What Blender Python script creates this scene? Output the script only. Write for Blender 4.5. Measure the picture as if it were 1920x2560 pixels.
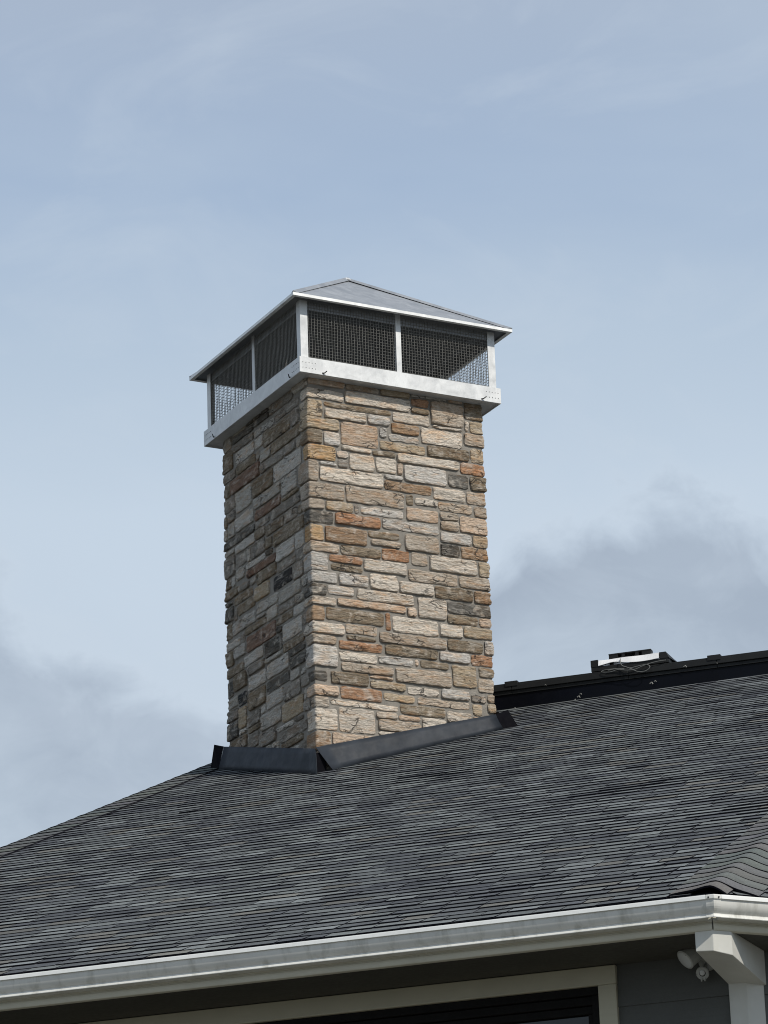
import bpy, math, random
from mathutils import Vector, Matrix, noise
R = math.radians
rnd = random.Random(11)
scene = bpy.context.scene
for _o in list(bpy.data.objects): bpy.data.objects.remove(_o)

# ------------------------------------------------------------------ camera
PITCH, ROLL = R(19.564), R(-1.942)
cam_d = bpy.data.cameras.new('camera'); cam = bpy.data.objects.new('camera', cam_d)
scene.collection.objects.link(cam); scene.camera = cam
Fw = Vector((0, math.cos(PITCH), math.sin(PITCH))); Rt = Vector((1, 0, 0)); Up = Rt.cross(Fw)
R2 = Rt*math.cos(ROLL) + Up*math.sin(ROLL); U2 = -Rt*math.sin(ROLL) + Up*math.cos(ROLL)
M = Matrix((R2, U2, -Fw)).transposed().to_4x4(); M.translation = Vector((0.687, -28.609, 1.6))
cam.matrix_world = M
cam_d.sensor_fit = 'VERTICAL'; cam_d.sensor_height = 36; cam_d.sensor_width = 27
cam_d.lens = 8880/2560*36; cam_d.clip_start = .5; cam_d.clip_end = 3000

# ------------------------------------------------------------------ sky and sun
SUN_AZ, SUN_EL = -50.0, 44.0            # degrees, counter-clockwise from +x
sdir = Vector((math.cos(R(SUN_EL))*math.cos(R(SUN_AZ)), math.cos(R(SUN_EL))*math.sin(R(SUN_AZ)), math.sin(R(SUN_EL))))
sun_d = bpy.data.lights.new('sun', 'SUN'); sun_d.energy = 3.5; sun_d.angle = R(0.8); sun_d.color = (1, .94, .85)
sun = bpy.data.objects.new('sun', sun_d); scene.collection.objects.link(sun)
sun.rotation_euler = sdir.to_track_quat('Z', 'Y').to_euler(); sun.location = (20, -20, 30)

world = bpy.data.worlds.new('World'); scene.world = world; world.use_nodes = True
nt = world.node_tree; N = nt.nodes; L = nt.links; N.clear()
def wn(t, **k):
    n = N.new(t)
    for a, b in k.items(): setattr(n, a, b)
    return n
def wmath(op, a, b=None, clamp=False):
    n = wn('ShaderNodeMath', operation=op, use_clamp=clamp)
    for i, v in enumerate((a, b)):
        if v is None: continue
        if isinstance(v, (int, float)): n.inputs[i].default_value = v
        else: L.new(v, n.inputs[i])
    return n.outputs[0]
def wmix(f, a, b):
    n = wn('ShaderNodeMix', data_type='RGBA')
    for s, v in ((0, f), (6, a), (7, b)):
        if isinstance(v, (int, float)): n.inputs[s].default_value = v
        elif isinstance(v, tuple): n.inputs[s].default_value = (*v, 1)
        else: L.new(v, n.inputs[s])
    return n.outputs[2]
wout = wn('ShaderNodeOutputWorld'); bg = wn('ShaderNodeBackground'); bg.inputs[1].default_value = 0.1
sky = wn('ShaderNodeTexSky', sky_type='NISHITA', sun_disc=False, sun_elevation=R(SUN_EL), sun_rotation=R(90-SUN_AZ))
tc = wn('ShaderNodeTexCoord'); sep = wn('ShaderNodeSeparateXYZ'); L.new(tc.outputs['Generated'], sep.inputs[0])
def wnoise(scale, sz, detail=4, rough=.5, off=(0, 0, 0), dist=0):
    mp = wn('ShaderNodeMapping'); mp.inputs['Scale'].default_value = (1, 1, sz); mp.inputs['Location'].default_value = off
    L.new(tc.outputs['Generated'], mp.inputs[0])
    n = wn('ShaderNodeTexNoise'); n.inputs['Scale'].default_value = scale; n.inputs['Detail'].default_value = detail
    n.inputs['Roughness'].default_value = rough; n.inputs['Distortion'].default_value = dist
    L.new(mp.outputs[0], n.inputs[0]); return n.outputs[0]
ramp = wn('ShaderNodeValToRGB'); L.new(sep.outputs[2], ramp.inputs[0])
cr = ramp.color_ramp
stops = [(0.0, (5.2, 5.7, 6.2)), (.20, (5.3, 6.1, 7.0)), (.28, (6.1, 7.0, 8.0)), (.335, (5.9, 6.9, 8.0)), (.375, (4.9, 6.0, 7.3)), (.42, (3.9, 5.0, 6.65)), (.47, (4.15, 5.0, 6.3)), (1.0, (3.7, 4.6, 6.0))]
while len(cr.elements) < len(stops): cr.elements.new(.5)
for el, (p, c) in zip(cr.elements, stops): el.position = p; el.color = (*c, 1)
# thin veil streaks
st_n = wnoise(5.5, 2.2, 5, .5, (1.3, .2, .7), .4)
veil = wmath('MULTIPLY', wmath('SUBTRACT', st_n, .44), 2.2, True)
c1 = wmix(wmath('MULTIPLY', veil, .8), ramp.outputs[0], (5.5, 6.45, 7.5))
fine = wnoise(16, 2.0, 7, .6, (5, 2, 1), .8)
c1 = wmix(wmath('MULTIPLY', wmath('SUBTRACT', fine, .5), 1.1, True), c1, (6.2, 7.0, 7.9))
# low grey cloud bank with a soft, ragged top
azc = wmath('ARCTAN2', sep.outputs[0], sep.outputs[1])
wav = wmath('ADD', wmath('MULTIPLY', wmath('COSINE', wmath('MULTIPLY', wmath('SUBTRACT', azc, .07), 28.0)), .026), .306)
bn = wnoise(13, 1.3, 6, .55, (.4, 0, 2.1), .3)
bn2 = wnoise(42, 1.2, 6, .6, (2, 7, 4), .5)
top = wmath('ADD', wmath('ADD', wav, wmath('MULTIPLY', wmath('SUBTRACT', bn, .5), .085)), wmath('MULTIPLY', wmath('SUBTRACT', bn2, .5), .030))
dep = wmath('SUBTRACT', top, sep.outputs[2]); cl = wmath('MULTIPLY', dep, 60.0, True)
den = wmath('MULTIPLY', cl, wmath('ADD', wmath('MULTIPLY', wnoise(9, 1.6, 4, .5, (3, 1, 0)), 1.1), .28, True), True)
rim = wmath('MULTIPLY', wmath('SUBTRACT', 1.0, wmath('ABSOLUTE', wmath('MULTIPLY', wmath('SUBTRACT', dep, .001), 110.0))), .22, True)
tex = wmath('MULTIPLY', wmath('SUBTRACT', wnoise(30, 1.5, 6, .6, (8, 3, 2), .6), .42), 3.0, True)
body = wmix(wmath('MULTIPLY', wmath('SUBTRACT', dep, .02), 20.0, True), wmix(tex, (3.95, 4.65, 5.6), (4.75, 5.5, 6.45)), wmix(tex, (4.7, 5.55, 6.5), (5.5, 6.4, 7.35)))
c2 = wmix(rim, wmix(den, c1, body), (6.3, 7.1, 8.0))
c3 = wmix(.08, c2, sky.outputs[0])
L.new(c3, bg.inputs[0]); L.new(bg.outputs[0], wout.inputs[0])

scene.view_settings.view_transform = 'Standard'; scene.view_settings.look = 'None'
scene.view_settings.exposure = 0; scene.view_settings.gamma = 1; scene.view_settings.use_curve_mapping = False
scene.render.engine = 'CYCLES'; scene.cycles.pixel_filter_type = 'BLACKMAN_HARRIS'; scene.cycles.filter_width = 1.05
scene.render.resolution_x = 768; scene.render.resolution_y = 1024

# ------------------------------------------------------------------ materials
def mat(name):
    m = bpy.data.materials.new(name); m.use_nodes = True
    t = m.node_tree; b = t.nodes['Principled BSDF']; return m, t, b
class NT:
    def __init__(s, t): s.t = t
    def n(s, typ, **k):
        n = s.t.nodes.new(typ)
        for a, b in k.items(): setattr(n, a, b)
        return n
    def l(s, a, b): s.t.links.new(a, b)
    def put(s, sock, v):
        if isinstance(v, (int, float)): sock.default_value = v
        elif isinstance(v, tuple): sock.default_value = (*v, 1) if sock.type == 'RGBA' else v
        else: s.l(v, sock)
    def math(s, op, a, b=None, clamp=False):
        n = s.n('ShaderNodeMath', operation=op, use_clamp=clamp); s.put(n.inputs[0], a)
        if b is not None: s.put(n.inputs[1], b)
        return n.outputs[0]
    def mix(s, f, a, b, blend='MIX'):
        n = s.n('ShaderNodeMix', data_type='RGBA', blend_type=blend); s.put(n.inputs[0], f); s.put(n.inputs[6], a); s.put(n.inputs[7], b); return n.outputs[2]
    def coord(s, scale=(1, 1, 1), rot=(0, 0, 0), loc=(0, 0, 0)):
        c = s.n('ShaderNodeTexCoord'); m = s.n('ShaderNodeMapping'); m.inputs['Scale'].default_value = scale
        m.inputs['Rotation'].default_value = rot; m.inputs['Location'].default_value = loc
        s.l(c.outputs['Object'], m.inputs[0]); return m.outputs[0]
    def noise(s, vec, scale=5, detail=4, rough=.5, w=None, dist=0):
        n = s.n('ShaderNodeTexNoise'); n.inputs['Scale'].default_value = scale; n.inputs['Detail'].default_value = detail
        n.inputs['Roughness'].default_value = rough; n.inputs['Distortion'].default_value = dist
        if w is not None: n.noise_dimensions = '4D'; s.put(n.inputs['W'], w)
        s.l(vec, n.inputs['Vector']); return n.outputs[0]
    def rng(s, v, a, b, c, d):
        n = s.n('ShaderNodeMapRange'); s.put(n.inputs[0], v)
        for i, q in enumerate((a, b, c, d)): n.inputs[i+1].default_value = q
        return n.outputs[0]
    def bump(s, h, strength, dist, normal=None):
        n = s.n('ShaderNodeBump'); n.inputs['Strength'].default_value = strength; n.inputs['Distance'].default_value = dist
        s.l(h, n.inputs['Height'])
        if normal is not None: s.l(normal, n.inputs['Normal'])
        return n.outputs[0]
CH_AZ = R(27.969)
def m_stone():
    m, t, b = mat('ledge_stone'); q = NT(t)
    at = q.n('ShaderNodeAttribute', attribute_name='tint'); at2 = q.n('ShaderNodeAttribute', attribute_name='seed')
    w = q.math('MULTIPLY', at2.outputs['Fac'], 40.0)
    co = q.coord((1, 1, 1)); cs = q.coord((1, 1, 3.6)); cw = q.coord((1, 1, 2.0))
    strata = q.noise(cs, 9, 6, .6, w, 1.0)
    patch = q.noise(cw, 4.5, 4, .55, w, .8); patch2 = q.noise(co, 11, 5, .6, w, .5)
    grain = q.noise(co, 130, 3, .7, w); mid = q.noise(cs, 32, 5, .65, w, .4)
    c = at.outputs['Color']
    c = q.mix(q.rng(patch, .51, .65, 0, .45), c, q.mix(1, c, (1.0, .73, .50), 'MULTIPLY'))
    c = q.mix(q.rng(patch2, .52, .68, 0, .7), c, (.60, .545, .475))
    c = q.mix(q.rng(strata, .56, .68, 0, .65), c, q.mix(1, c, (.58, .50, .42), 'MULTIPLY'))
    band = q.noise(q.coord((.8, .8, 5.5)), 5.5, 5, .6, q.math('ADD', w, 7.0), 1.4)
    c = q.mix(q.rng(band, .54, .66, 0, .6), c, q.mix(1, c, (1.02, .74, .50), 'MULTIPLY'))
    c = q.mix(q.rng(band, .46, .34, 0, .4), c, (.56, .52, .47))
    c = q.mix(1, c, q.mix(q.rng(mid, .32, .68, 0, 1), (.62, .60, .57), (1.25, 1.25, 1.24)), 'MULTIPLY')
    c = q.mix(1, c, q.mix(grain, (.72, .72, .72), (1.28, 1.28, 1.28)), 'MULTIPLY')
    # hairline cracks
    dn = q.n('ShaderNodeTexNoise'); dn.inputs['Scale'].default_value = 14; dn.inputs['Detail'].default_value = 4; q.l(co, dn.inputs['Vector'])
    vm = q.n('ShaderNodeVectorMath', operation='SCALE'); q.l(dn.outputs['Color'], vm.inputs[0]); vm.inputs['Scale'].default_value = .09
    va = q.n('ShaderNodeVectorMath', operation='ADD'); q.l(co, va.inputs[0]); q.l(vm.outputs[0], va.inputs[1])
    mp = q.n('ShaderNodeMapping'); mp.inputs['Scale'].default_value = (1, 1, 2.6); q.l(va.outputs[0], mp.inputs[0])
    vo = q.n('ShaderNodeTexVoronoi', feature='DISTANCE_TO_EDGE'); vo.inputs['Scale'].default_value = 6.5; q.l(mp.outputs[0], vo.inputs['Vector'])
    cm = q.math('MULTIPLY', q.rng(vo.outputs['Distance'], .010, .045, 1, 0), q.rng(q.noise(co, 6, 2, .5, w), .55, .62, 0, 1))
    c = q.mix(q.math('MULTIPLY', cm, .75), c, (.05, .045, .04))
    q.l(c, b.inputs['Base Color']); b.inputs['Roughness'].default_value = .92
    h = q.math('ADD', q.math('MULTIPLY', mid, 1.0), q.math('MULTIPLY', strata, 1.4))
    h = q.math('SUBTRACT', h, q.math('MULTIPLY', cm, .9))
    n1 = q.bump(h, 1.0, .018); n2 = q.bump(grain, .35, .004, n1); q.l(n2, b.inputs['Normal'])
    b.inputs['Specular IOR Level'].default_value = .3
    return m
def m_simple(name, col, rough=.6, metal=0, var=.12, nscale=6, bump=0, bscale=60, streak=None, spec=.5, bdist=.004):
    m, t, b = mat(name); q = NT(t)
    a = q.noise(q.coord(), nscale, 5, .6); g = q.noise(q.coord(), bscale, 4, .6)
    lo = tuple(max(0, x*(1-var)) for x in col); hi = tuple(x*(1+var) for x in col)
    c = q.mix(q.rng(a, .3, .7, 0, 1), lo, hi)
    if streak:
        sc, amt, dc = streak
        s_ = q.noise(q.coord(sc), 1, 5, .65); c = q.mix(q.rng(s_, .5, .72, 0, amt), c, dc)
    q.l(c, b.inputs['Base Color']); b.inputs['Metallic'].default_value = metal; b.inputs['Specular IOR Level'].default_value = spec
    q.l(q.rng(g, .3, .7, max(.02, rough-.08), min(1, rough+.08)), b.inputs['Roughness'])
    if bump: q.l(q.bump(g, bump, bdist), b.inputs['Normal'])
    return m
def m_shingle():
    m, t, b = mat('asphalt_shingle'); q = NT(t)
    at = q.n('ShaderNodeAttribute', attribute_name='tint')
    gr = q.noise(q.coord(), 420, 2, .8); gm = q.noise(q.coord(), 60, 4, .7); big = q.noise(q.coord(), .55, 3, .5); st = q.noise(q.coord((3.5, 3.5, .4)), 1.5, 4, .6)
    c = q.mix(1, at.outputs['Color'], q.mix(q.rng(gr, .3, .7, 0, 1), (.6, .6, .61), (1.4, 1.4, 1.38)), 'MULTIPLY')
    c = q.mix(1, c, q.mix(q.rng(gm, .35, .7, 0, 1), (.84, .84, .855), (1.13, 1.135, 1.12)), 'MULTIPLY')
    c = q.mix(1, c, q.mix(q.rng(big, .35, .65, 0, 1), (.93, .935, .95), (1.05, 1.06, 1.04)), 'MULTIPLY')
    c = q.mix(1, c, q.mix(q.rng(st, .35, .65, 0, 1), (.9, .9, .9), (1.08, 1.08, 1.08)), 'MULTIPLY')
    q.l(c, b.inputs['Base Color']); b.inputs['Roughness'].default_value = .9; b.inputs['Specular IOR Level'].default_value = .25
    q.l(q.bump(gr, .5, .003), b.inputs['Normal']); return m
def m_galv(name, base, metal, rough):
    m, t, b = mat(name); q = NT(t)
    sp = q.n('ShaderNodeTexVoronoi'); sp.inputs['Scale'].default_value = 26; q.l(q.coord((1, 1, .7), (0, .3, .2)), sp.inputs['Vector'])
    cl = q.noise(q.coord(), 7, 5, .6, None, .6); fn = q.noise(q.coord((1, 1, .35)), 60, 4, .6)
    c = q.mix(q.rng(cl, .3, .7, 0, 1), tuple(x*.80 for x in base), tuple(min(1, x*1.14) for x in base))
    c = q.mix(q.math('MULTIPLY', sp.outputs['Color'], .22), c, tuple(x*.62 for x in base))
    c = q.mix(q.rng(fn, .58, .75, 0, .35), c, tuple(x*.7 for x in base))
    q.l(c, b.inputs['Base Color']); b.inputs['Metallic'].default_value = metal
    q.l(q.rng(cl, .3, .7, rough-.1, rough+.12), b.inputs['Roughness'])
    q.l(q.bump(q.noise(q.coord(), 3.2, 2, .4), .25, .03, q.bump(fn, .12, .002)), b.inputs['Normal']); return m
MS = {}
MS['stone'] = m_stone()
MS['mortar'] = m_simple('grey_mortar', (.235, .218, .192), .95, 0, .22, 9, .9, 90, None, .2, .008)
MS['shingle'] = m_shingle()
MS['butt'] = m_simple('cut_shingle_edge', (.006, .006, .010), .9, 0, .2, 20, 0, 60, None, .1)  # black asphalt edge; the bluish tint puts in its shadow
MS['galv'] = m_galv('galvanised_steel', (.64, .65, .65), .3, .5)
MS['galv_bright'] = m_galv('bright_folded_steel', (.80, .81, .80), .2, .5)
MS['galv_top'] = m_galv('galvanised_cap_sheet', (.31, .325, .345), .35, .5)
MS['wire'] = m_simple('galvanised_wire', (.22, .215, .20), .6, .3, .2, 30)
MS['black_metal'] = m_simple('black_flashing_metal', (.027, .032, .040), .55, 0, .3, 4, .15, 9, ((9, 9, .6), .5, (.042, .048, .057)), .15, .02)
MS['black_gap'] = m_simple('black_shade_and_metal', (.004, .004, .006), .85, 0, .2, 8, 0, 30, None, .08)  # shade put in as black on flashing ends and corner; also screw metal
MS['ridge_black'] = m_simple('gloss_black_board', (.0015, .0022, .005), .45, 0, .3, 2, .06, 12, ((2, 2, 6), .3, (.003, .0035, .006)), .12)
MS['ridge_cap'] = m_simple('dark_cap_metal', (.011, .012, .0125), .6, 0, .25, 5, .1, 25, ((8, 8, 1), .25, (.025, .025, .025)), .25)
MS['gutter'] = m_simple('white_gutter_paint', (.66, .66, .625), .38, 0, .08, 3, .05, 20, ((11, 11, 1.3), .6, (.33, .33, .285)), .4)
MS['lip'] = m_simple('clean_sunlit_gutter_paint', (.80, .81, .79), .35, 0, .05, 3, .05, 20, ((30, 30, 30), .3, (.6, .6, .55)), .5)  # clean lip paint, lighter so the colour carries the sun on it
MS['fascia'] = m_simple('cream_fascia_paint', (.52, .50, .41), .5, 0, .07, 4, .1, 30, ((5, 5, 40), .25, (.42, .39, .30)))
MS['soffit'] = m_simple('dark_soffit_paint', (.058, .056, .045), .7, 0, .1, 4, .1, 40)
MS['siding'] = m_simple('dark_green_grey_siding', (.084, .088, .083), .75, 0, .09, 3, .25, 70, ((1.5, 1.5, 60), .25, (.055, .06, .055)))
MS['trim'] = m_simple('cream_trim_paint', (.44, .42, .32), .55, 0, .06, 4, .12, 40, ((3, 3, 30), .25, (.36, .33, .25)))
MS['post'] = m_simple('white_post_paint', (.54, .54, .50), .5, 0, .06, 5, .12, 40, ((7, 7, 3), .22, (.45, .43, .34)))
MS['frame'] = m_simple('dark_window_frame', (.006, .0055, .005), .6, 0, .3, 8, 0, 60, None, .15)
MS['lamp'] = m_simple('white_lamp_plastic', (.40, .41, .39), .4, 0, .06, 9)
MS['white'] = m_simple('white_sheet', (.80, .81, .82), .5, 0, .05, 9)
MS['cable'] = m_simple('grey_cable', (.13, .135, .13), .6, 0, .2, 20)
MS['copper'] = m_simple('grey_sealant', (.25, .25, .23), .7, 0, .3, 20)
MS['ground'] = m_simple('gravel_ground', (.135, .130, .112), .95, 0, .3, .5, .5, 30, None, .2, .05)
MS['clay'] = m_simple('flue_clay', (.30, .17, .11), .85, 0, .2, 9, .3, 50)
mg, tg, bg_ = mat('window_glass'); bg_.inputs['Base Color'].default_value = (.012, .015, .018, 1); bg_.inputs['Roughness'].default_value = .04; bg_.inputs['IOR'].default_value = 1.5
MS['glass'] = mg
mg, tg, bg_ = mat('lamp_lens'); bg_.inputs['Base Color'].default_value = (.6, .62, .62, 1); bg_.inputs['Roughness'].default_value = .12; MS['lens'] = mg

# ------------------------------------------------------------------ builders
col = scene.collection
HB = Vector((2.5, -4.0, 0))            # base of the house
class MB:
    def __init__(s): s.v = []; s.f = []; s.mi = []; s.tint = []; s.sd = []; s.ct = (1, 1, 1); s.cs = 0.
    def add(s, vs, fs, mi=0):
        o = len(s.v); s.v += [Vector(v) for v in vs]
        for i, f in enumerate(fs): s.f.append([k+o for k in f]); s.mi.append(mi[i] if isinstance(mi, (list, tuple)) else mi)
        s.tint += [s.ct]*len(vs); s.sd += [s.cs]*len(vs)
    def hexa(s, p, mi=0):               # p: 4 bottom then 4 top, both counter-clockwise seen from above
        s.add(p, [(3, 2, 1, 0), (4, 5, 6, 7), (0, 1, 5, 4), (1, 2, 6, 5), (2, 3, 7, 6), (3, 0, 4, 7)], mi)
    def box(s, fr, x0, x1, y0, y1, z0, z1, mi=0):
        s.hexa([fr(x0, y0, z0), fr(x1, y0, z0), fr(x1, y1, z0), fr(x0, y1, z0), fr(x0, y0, z1), fr(x1, y0, z1), fr(x1, y1, z1), fr(x0, y1, z1)], mi)
    def prism(s, fr, pts, z0, z1, mi=0): # pts in plan, z0/z1 numbers or lists
        n = len(pts); a = z0 if isinstance(z0, list) else [z0]*n; b = z1 if isinstance(z1, list) else [z1]*n
        vs = [fr(x, y, a[i]) for i, (x, y) in enumerate(pts)] + [fr(x, y, b[i]) for i, (x, y) in enumerate(pts)]
        s.add(vs, [tuple(range(n-1, -1, -1)), tuple(range(n, 2*n))] + [(i, (i+1) % n, n+(i+1) % n, n+i) for i in range(n)], mi)
    def tube(s, pts, r, n=6, mi=0, cap=True):
        pts = [Vector(p) for p in pts]; rings = []; k = Vector((0, 0, 1)); up = None
        for i, p in enumerate(pts):
            d = (pts[min(i+1, len(pts)-1)]-pts[max(i-1, 0)]).normalized()
            if up is None: up = d.cross(k if abs(d.z) < .9 else Vector((1, 0, 0))).normalized()
            up = (up-d*up.dot(d)).normalized(); w = d.cross(up); rr = r[i] if isinstance(r, list) else r
            rings.append([p+(up*math.cos(2*math.pi*j/n)+w*math.sin(2*math.pi*j/n))*rr for j in range(n)])
        vs = [v for g in rings for v in g]; m = len(rings)
        fs = [(i*n+j, i*n+(j+1) % n, (i+1)*n+(j+1) % n, (i+1)*n+j) for i in range(m-1) for j in range(n)]
        if cap: fs += [tuple(range(n-1, -1, -1)), tuple(range((m-1)*n, m*n))]
        s.add(vs, fs, mi)
    def sweep(s, rails, mi=0, caps=True): # rails: list of profile rings (each the same length, closed profile)
        n = len(rails[0]); m = len(rails)
        fs = [(i*n+j, i*n+(j+1) % n, (i+1)*n+(j+1) % n, (i+1)*n+j) for i in range(m-1) for j in range(n)]
        if caps: fs += [tuple(range(n-1, -1, -1)), tuple(range((m-1)*n, m*n))]
        s.add([v for g in rails for v in g], fs, mi)
    def obj(s, name, mats, parent=None, base=None, smooth=False, label=None, kind=None):
        base = HB if base is None else base
        me = bpy.data.meshes.new(name); me.from_pydata([v-base for v in s.v], [], s.f)
        for m_ in (mats if isinstance(mats, (list, tuple)) else [mats]): me.materials.append(MS[m_])
        me.polygons.foreach_set('material_index', s.mi)
        if smooth: me.polygons.foreach_set('use_smooth', [True]*len(s.f))
        a = me.attributes.new('tint', 'FLOAT_COLOR', 'POINT'); a.data.foreach_set('color', [c for t in s.tint for c in (*t, 1)])
        a = me.attributes.new('seed', 'FLOAT', 'POINT'); a.data.foreach_set('value', s.sd)
        me.update()
        o = bpy.data.objects.new(name, me); col.objects.link(o)
        if parent is not None: o.parent = parent
        else: o.location = base
        if label: o['label'] = label
        if kind: o['kind'] = kind
        return o
def empty(name, loc, parent=None):
    o = bpy.data.objects.new(name, None); col.objects.link(o); o.empty_display_size = .3
    if parent is not None: o.parent = parent
    o.location = loc; return o
def thing(o, label, cat, group=None):
    o['label'] = label; o['category'] = cat
    if group: o['group'] = group
def frame(o, ex, ey, ez=Vector((0, 0, 1))):
    return lambda x, y, z: o+ex*x+ey*y+ez*z
def azv(d): return Vector((math.cos(R(d)), math.sin(R(d)), 0))
K = Vector((0, 0, 1))
def bevel(o, w=.004, seg=2):
    m = o.modifiers.new('bevel', 'BEVEL'); m.width = w; m.segments = seg; m.limit_method = 'ANGLE'; m.angle_limit = R(40); return o

# frames -----------------------------------------------------------------
E = azv(-20); U = azv(70); MR = .43                      # main roof: eave direction, uphill direction, pitch
A0 = Vector((0.018, 0.06, 9.476))                        # roof surface at the near chimney corner
roof_h = lambda e, u: A0.z + MR*u
RU = (U+K*MR).normalized(); RN = (K-U*MR).normalized()
rf = lambda e, u, h=0: A0+E*e+(U+K*MR)*u+RN*h
LIP = (5.35, -7.474, -3.214)
CO = A0+E*LIP[0]+U*LIP[1]+K*LIP[2]                       # gutter lip at the corner
E2 = azv(25); U2v = azv(115)
gm = frame(CO, E, U); gr_ = frame(CO, E2, U2v)
MIT = (U+U2v)/(1+U.dot(U2v))
ER = azv(27.969); EL = azv(117.969)
P0 = Vector((0, 0, 13.087))                              # near bottom corner of the chimney cap skirt
SI = .12426; CW = 2-2*SI
CC = P0+(ER+EL)*SI                                       # near corner of the stone shaft
house = empty('house', HB)
thing(house, 'house with dark grey shingle roof, stone chimney, white gutters and dark siding', 'house')

# ------------------------------------------------------------------ ground
g = MB(); g.add([(-400, -400, 0), (400, -400, 0), (400, 400, 0), (-400, 400, 0)], [(0, 1, 2, 3)])
o = g.obj('ground', 'ground', base=Vector((0, 0, 0)), kind='structure')

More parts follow.
